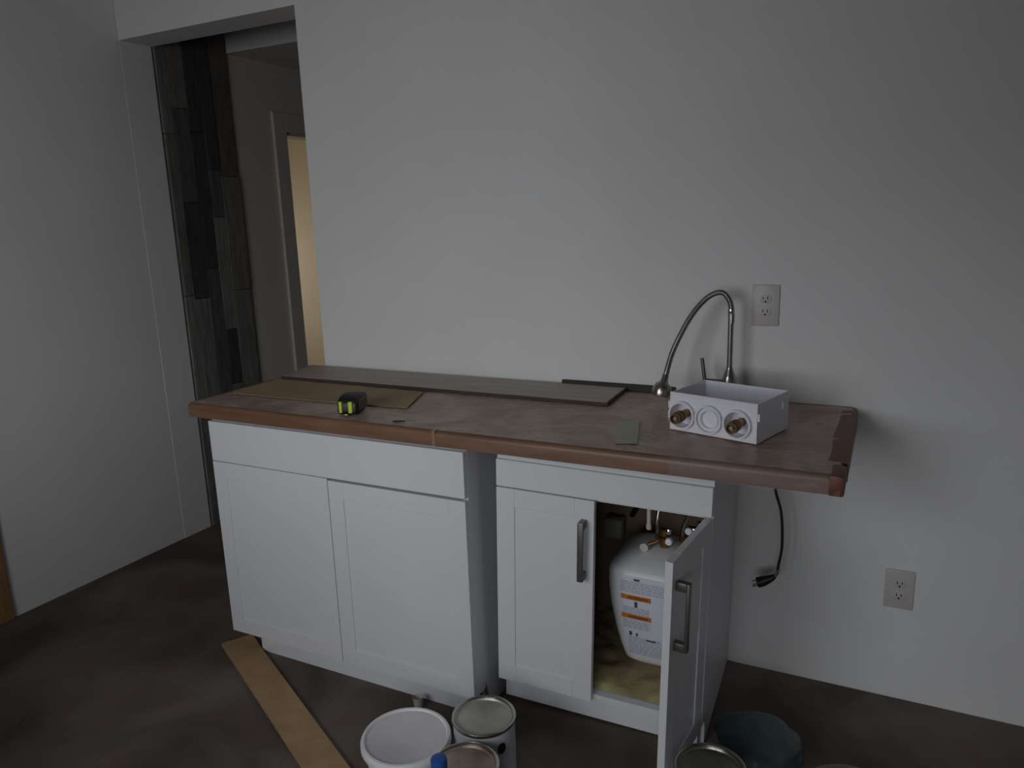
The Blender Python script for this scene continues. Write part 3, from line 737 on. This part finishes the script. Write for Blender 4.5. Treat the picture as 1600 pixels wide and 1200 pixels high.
# ------------------------------------------------------------------ things on the floor
# brown board / cardboard strip
bm = bmesh.new(); t = bmesh.new()
for c in ((-1.152, -0.643), (-1.095, -0.548), (-0.985, -0.610), (-0.05, -1.100), (-0.115, -1.185)): t.verts.new((c[0], c[1], 0.0005))
t.verts.ensure_lookup_table(); t.faces.new(list(t.verts)[::-1])
r = bmesh.ops.extrude_face_region(t, geom=t.faces[:]); bmesh.ops.translate(t, verts=[v for v in r['geom'] if isinstance(v, bmesh.types.BMVert)], vec=(0, 0, 0.012))
bmesh.ops.recalc_face_normals(t, faces=t.faces); merge(bm, t)
tag(obj('floor_board', bm, tan_m), 'long tan board lying on the floor in front of the wide cabinet', 'board')

# pail
pl = thing('pail', 'white plastic pail with a white lid on the floor', 'pail', (-0.117, -0.955, 0))
bm = bmesh.new(); add_lathe(bm, [(0.092, 0.001), (0.095, 0.004), (0.106, 0.135), (0.113, 0.137), (0.113, 0.146), (0.108, 0.148), (0.108, 0.155)], 56); obj('bucket', bm, pail_m, pl, True)
bm = bmesh.new(); add_lathe(bm, [(0.1165, 0.146), (0.1195, 0.150), (0.1195, 0.164), (0.1165, 0.170), (0.110, 0.1705), (0.1065, 0.166)], 56, None, False, False); ri = obj('lid_rim', bm, pail_m, pl, True)
bm = bmesh.new(); add_lathe(bm, [(0.107, 0.156), (0.107, 0.1655), (0.104, 0.164), (0.001, 0.1635)], 56); obj('lid', bm, paillid_m, pl, True)
bm = bmesh.new()
add_tube(bm, [(0.115*math.cos(a), 0.115*math.sin(a)-0.012*math.sin(a), 0.128-0.070*math.sin(a)) for a in [PI+PI*k/10 for k in range(11)]][::-1], 0.0018, 6, 2)
hb = obj('bail', bm, nickel_m, pl, True); hb.location = (0, 0, -0.062)

def paint_can(loc, R, H, label, lidm, dot=None):
    c = thing('paint_can', label, 'paint can', loc, group=None)
    bm = bmesh.new(); add_lathe(bm, [(R*0.97, 0.0), (R, 0.004), (R*0.97, 0.008), (R*0.97, H-0.010)], 52); obj('body', bm, canlabel_m, c, True)
    bm = bmesh.new(); add_lathe(bm, [(R*0.97, H-0.012), (R, H-0.009), (R+0.0015, H-0.004), (R, H), (R-0.004, H+0.001), (R-0.008, H-0.001), (R-0.0105, H-0.008), (R-0.013, H-0.008)], 52, None, False, False); obj('rim', bm, tinrim_m, c, True)
    bm = bmesh.new(); add_lathe(bm, [(R-0.009, H-0.012), (R-0.009, H-0.003), (R-0.012, H-0.0022), (R-0.0145, H-0.0065), (R-0.020, H-0.0065), (R-0.022, H-0.0055), (0.001, H-0.005)], 52); obj('lid', bm, lidm, c, True)
    if dot is not None:
        bm = bmesh.new(); n_ = 20; g = []
        for k in range(n_):
            a = 2*PI*k/n_; th_ = dot+0.0135*math.cos(a)/R; g.append(bm.verts.new(((R*0.97+0.0008)*math.cos(th_), (R*0.97+0.0008)*math.sin(th_), H-0.052+0.0165*math.sin(a))))
        ce = bm.verts.new(((R*0.97+0.0009)*math.cos(dot), (R*0.97+0.0009)*math.sin(dot), H-0.052))
        for k in range(n_): bm.faces.new((g[k], g[(k+1) % n_], ce))
        obj('black_dot', bm, black_m, c)
    return c
paint_can((0.052, -0.832, 0), 0.0855, 0.200, 'paint can with clean pale tin lid and a black dot on its label', tin_m, dot=-0.50)
paint_can((0.098, -1.012, 0), 0.0840, 0.194, 'paint can with reddish-stained lid beside the blue-capped bottle', tinstain_m)
paint_can((0.641, -0.783, 0), 0.0860, 0.200, 'paint can with tarnished tin lid beside the open cabinet door', mat('tarnished_tin', (0.30, 0.285, 0.25), 0.3, 0.8, var=0.25, scale=10, bump=0.12, bscale=14))
# bottle with blue cap
bt = thing('glue_bottle', 'white bottle with blue cap in front of the white pail', 'bottle', (0.102, -1.130, 0))
bm = bmesh.new(); add_lathe(bm, [(0.020, 0.001), (0.0215, 0.004), (0.0215, 0.232), (0.018, 0.250), (0.012, 0.260), (0.012, 0.268)], 28); obj('bottle_body', bm, bottle_m, bt, True)
bm = bmesh.new(); add_lathe(bm, [(0.0190, 0.262), (0.0190, 0.296), (0.0180, 0.301), (0.012, 0.304), (0.001, 0.3045)], 28); obj('cap', bm, bluecap_m, bt, True)
# small cloudy cup behind the pail
bm = bmesh.new(); add_lathe(bm, [(0.013, 0.001), (0.016, 0.040), (0.0145, 0.040), (0.012, 0.003), (0.0005, 0.003)], 20, None, True, False)
cu = obj('plastic_cup', bm, cup_m, None, True); cu.location = (-0.290, -0.650, 0)
tag(cu, 'small cloudy plastic cup at the toe kick behind the white pail', 'cup')
# dark teal plastic bag
bm = bmesh.new(); t = bmesh.new(); bmesh.ops.create_icosphere(t, subdivisions=5, radius=1)
for v in t.verts:
    p = v.co.copy(); k = 1+0.14*noise.noise(p*1.7+Vector((3, 1, 0)))+0.05*noise.noise(p*3.5)
    z = p.z*k
    v.co = Vector((p.x*k*0.120, p.y*k*0.115, max(0.0, 0.055+z*(0.075 if z > 0 else 0.06))))
merge(bm, t); bag = obj('plastic_bag', bm, teal_m, None, True); bag.location = (0.705, -0.475, 0.0)
tag(bag, 'crumpled dark teal plastic bag on the floor behind the tarnished paint can', 'bag')
# tan-lidded tub at the picture's lower edge
tb = thing('tub', 'low tub with a tan lid standing alone on the floor away from the cabinets', 'tub', (0.955, -0.690, 0))
bm = bmesh.new(); add_lathe(bm, [(0.100, 0.001), (0.114, 0.132)], 44); obj('bucket', bm, tanlid_m, tb, True)
bm = bmesh.new(); add_lathe(bm, [(0.117, 0.128), (0.121, 0.132), (0.121, 0.146), (0.116, 0.150), (0.110, 0.147), (0.001, 0.147)], 44); obj('lid', bm, tanlid_m, tb, True)
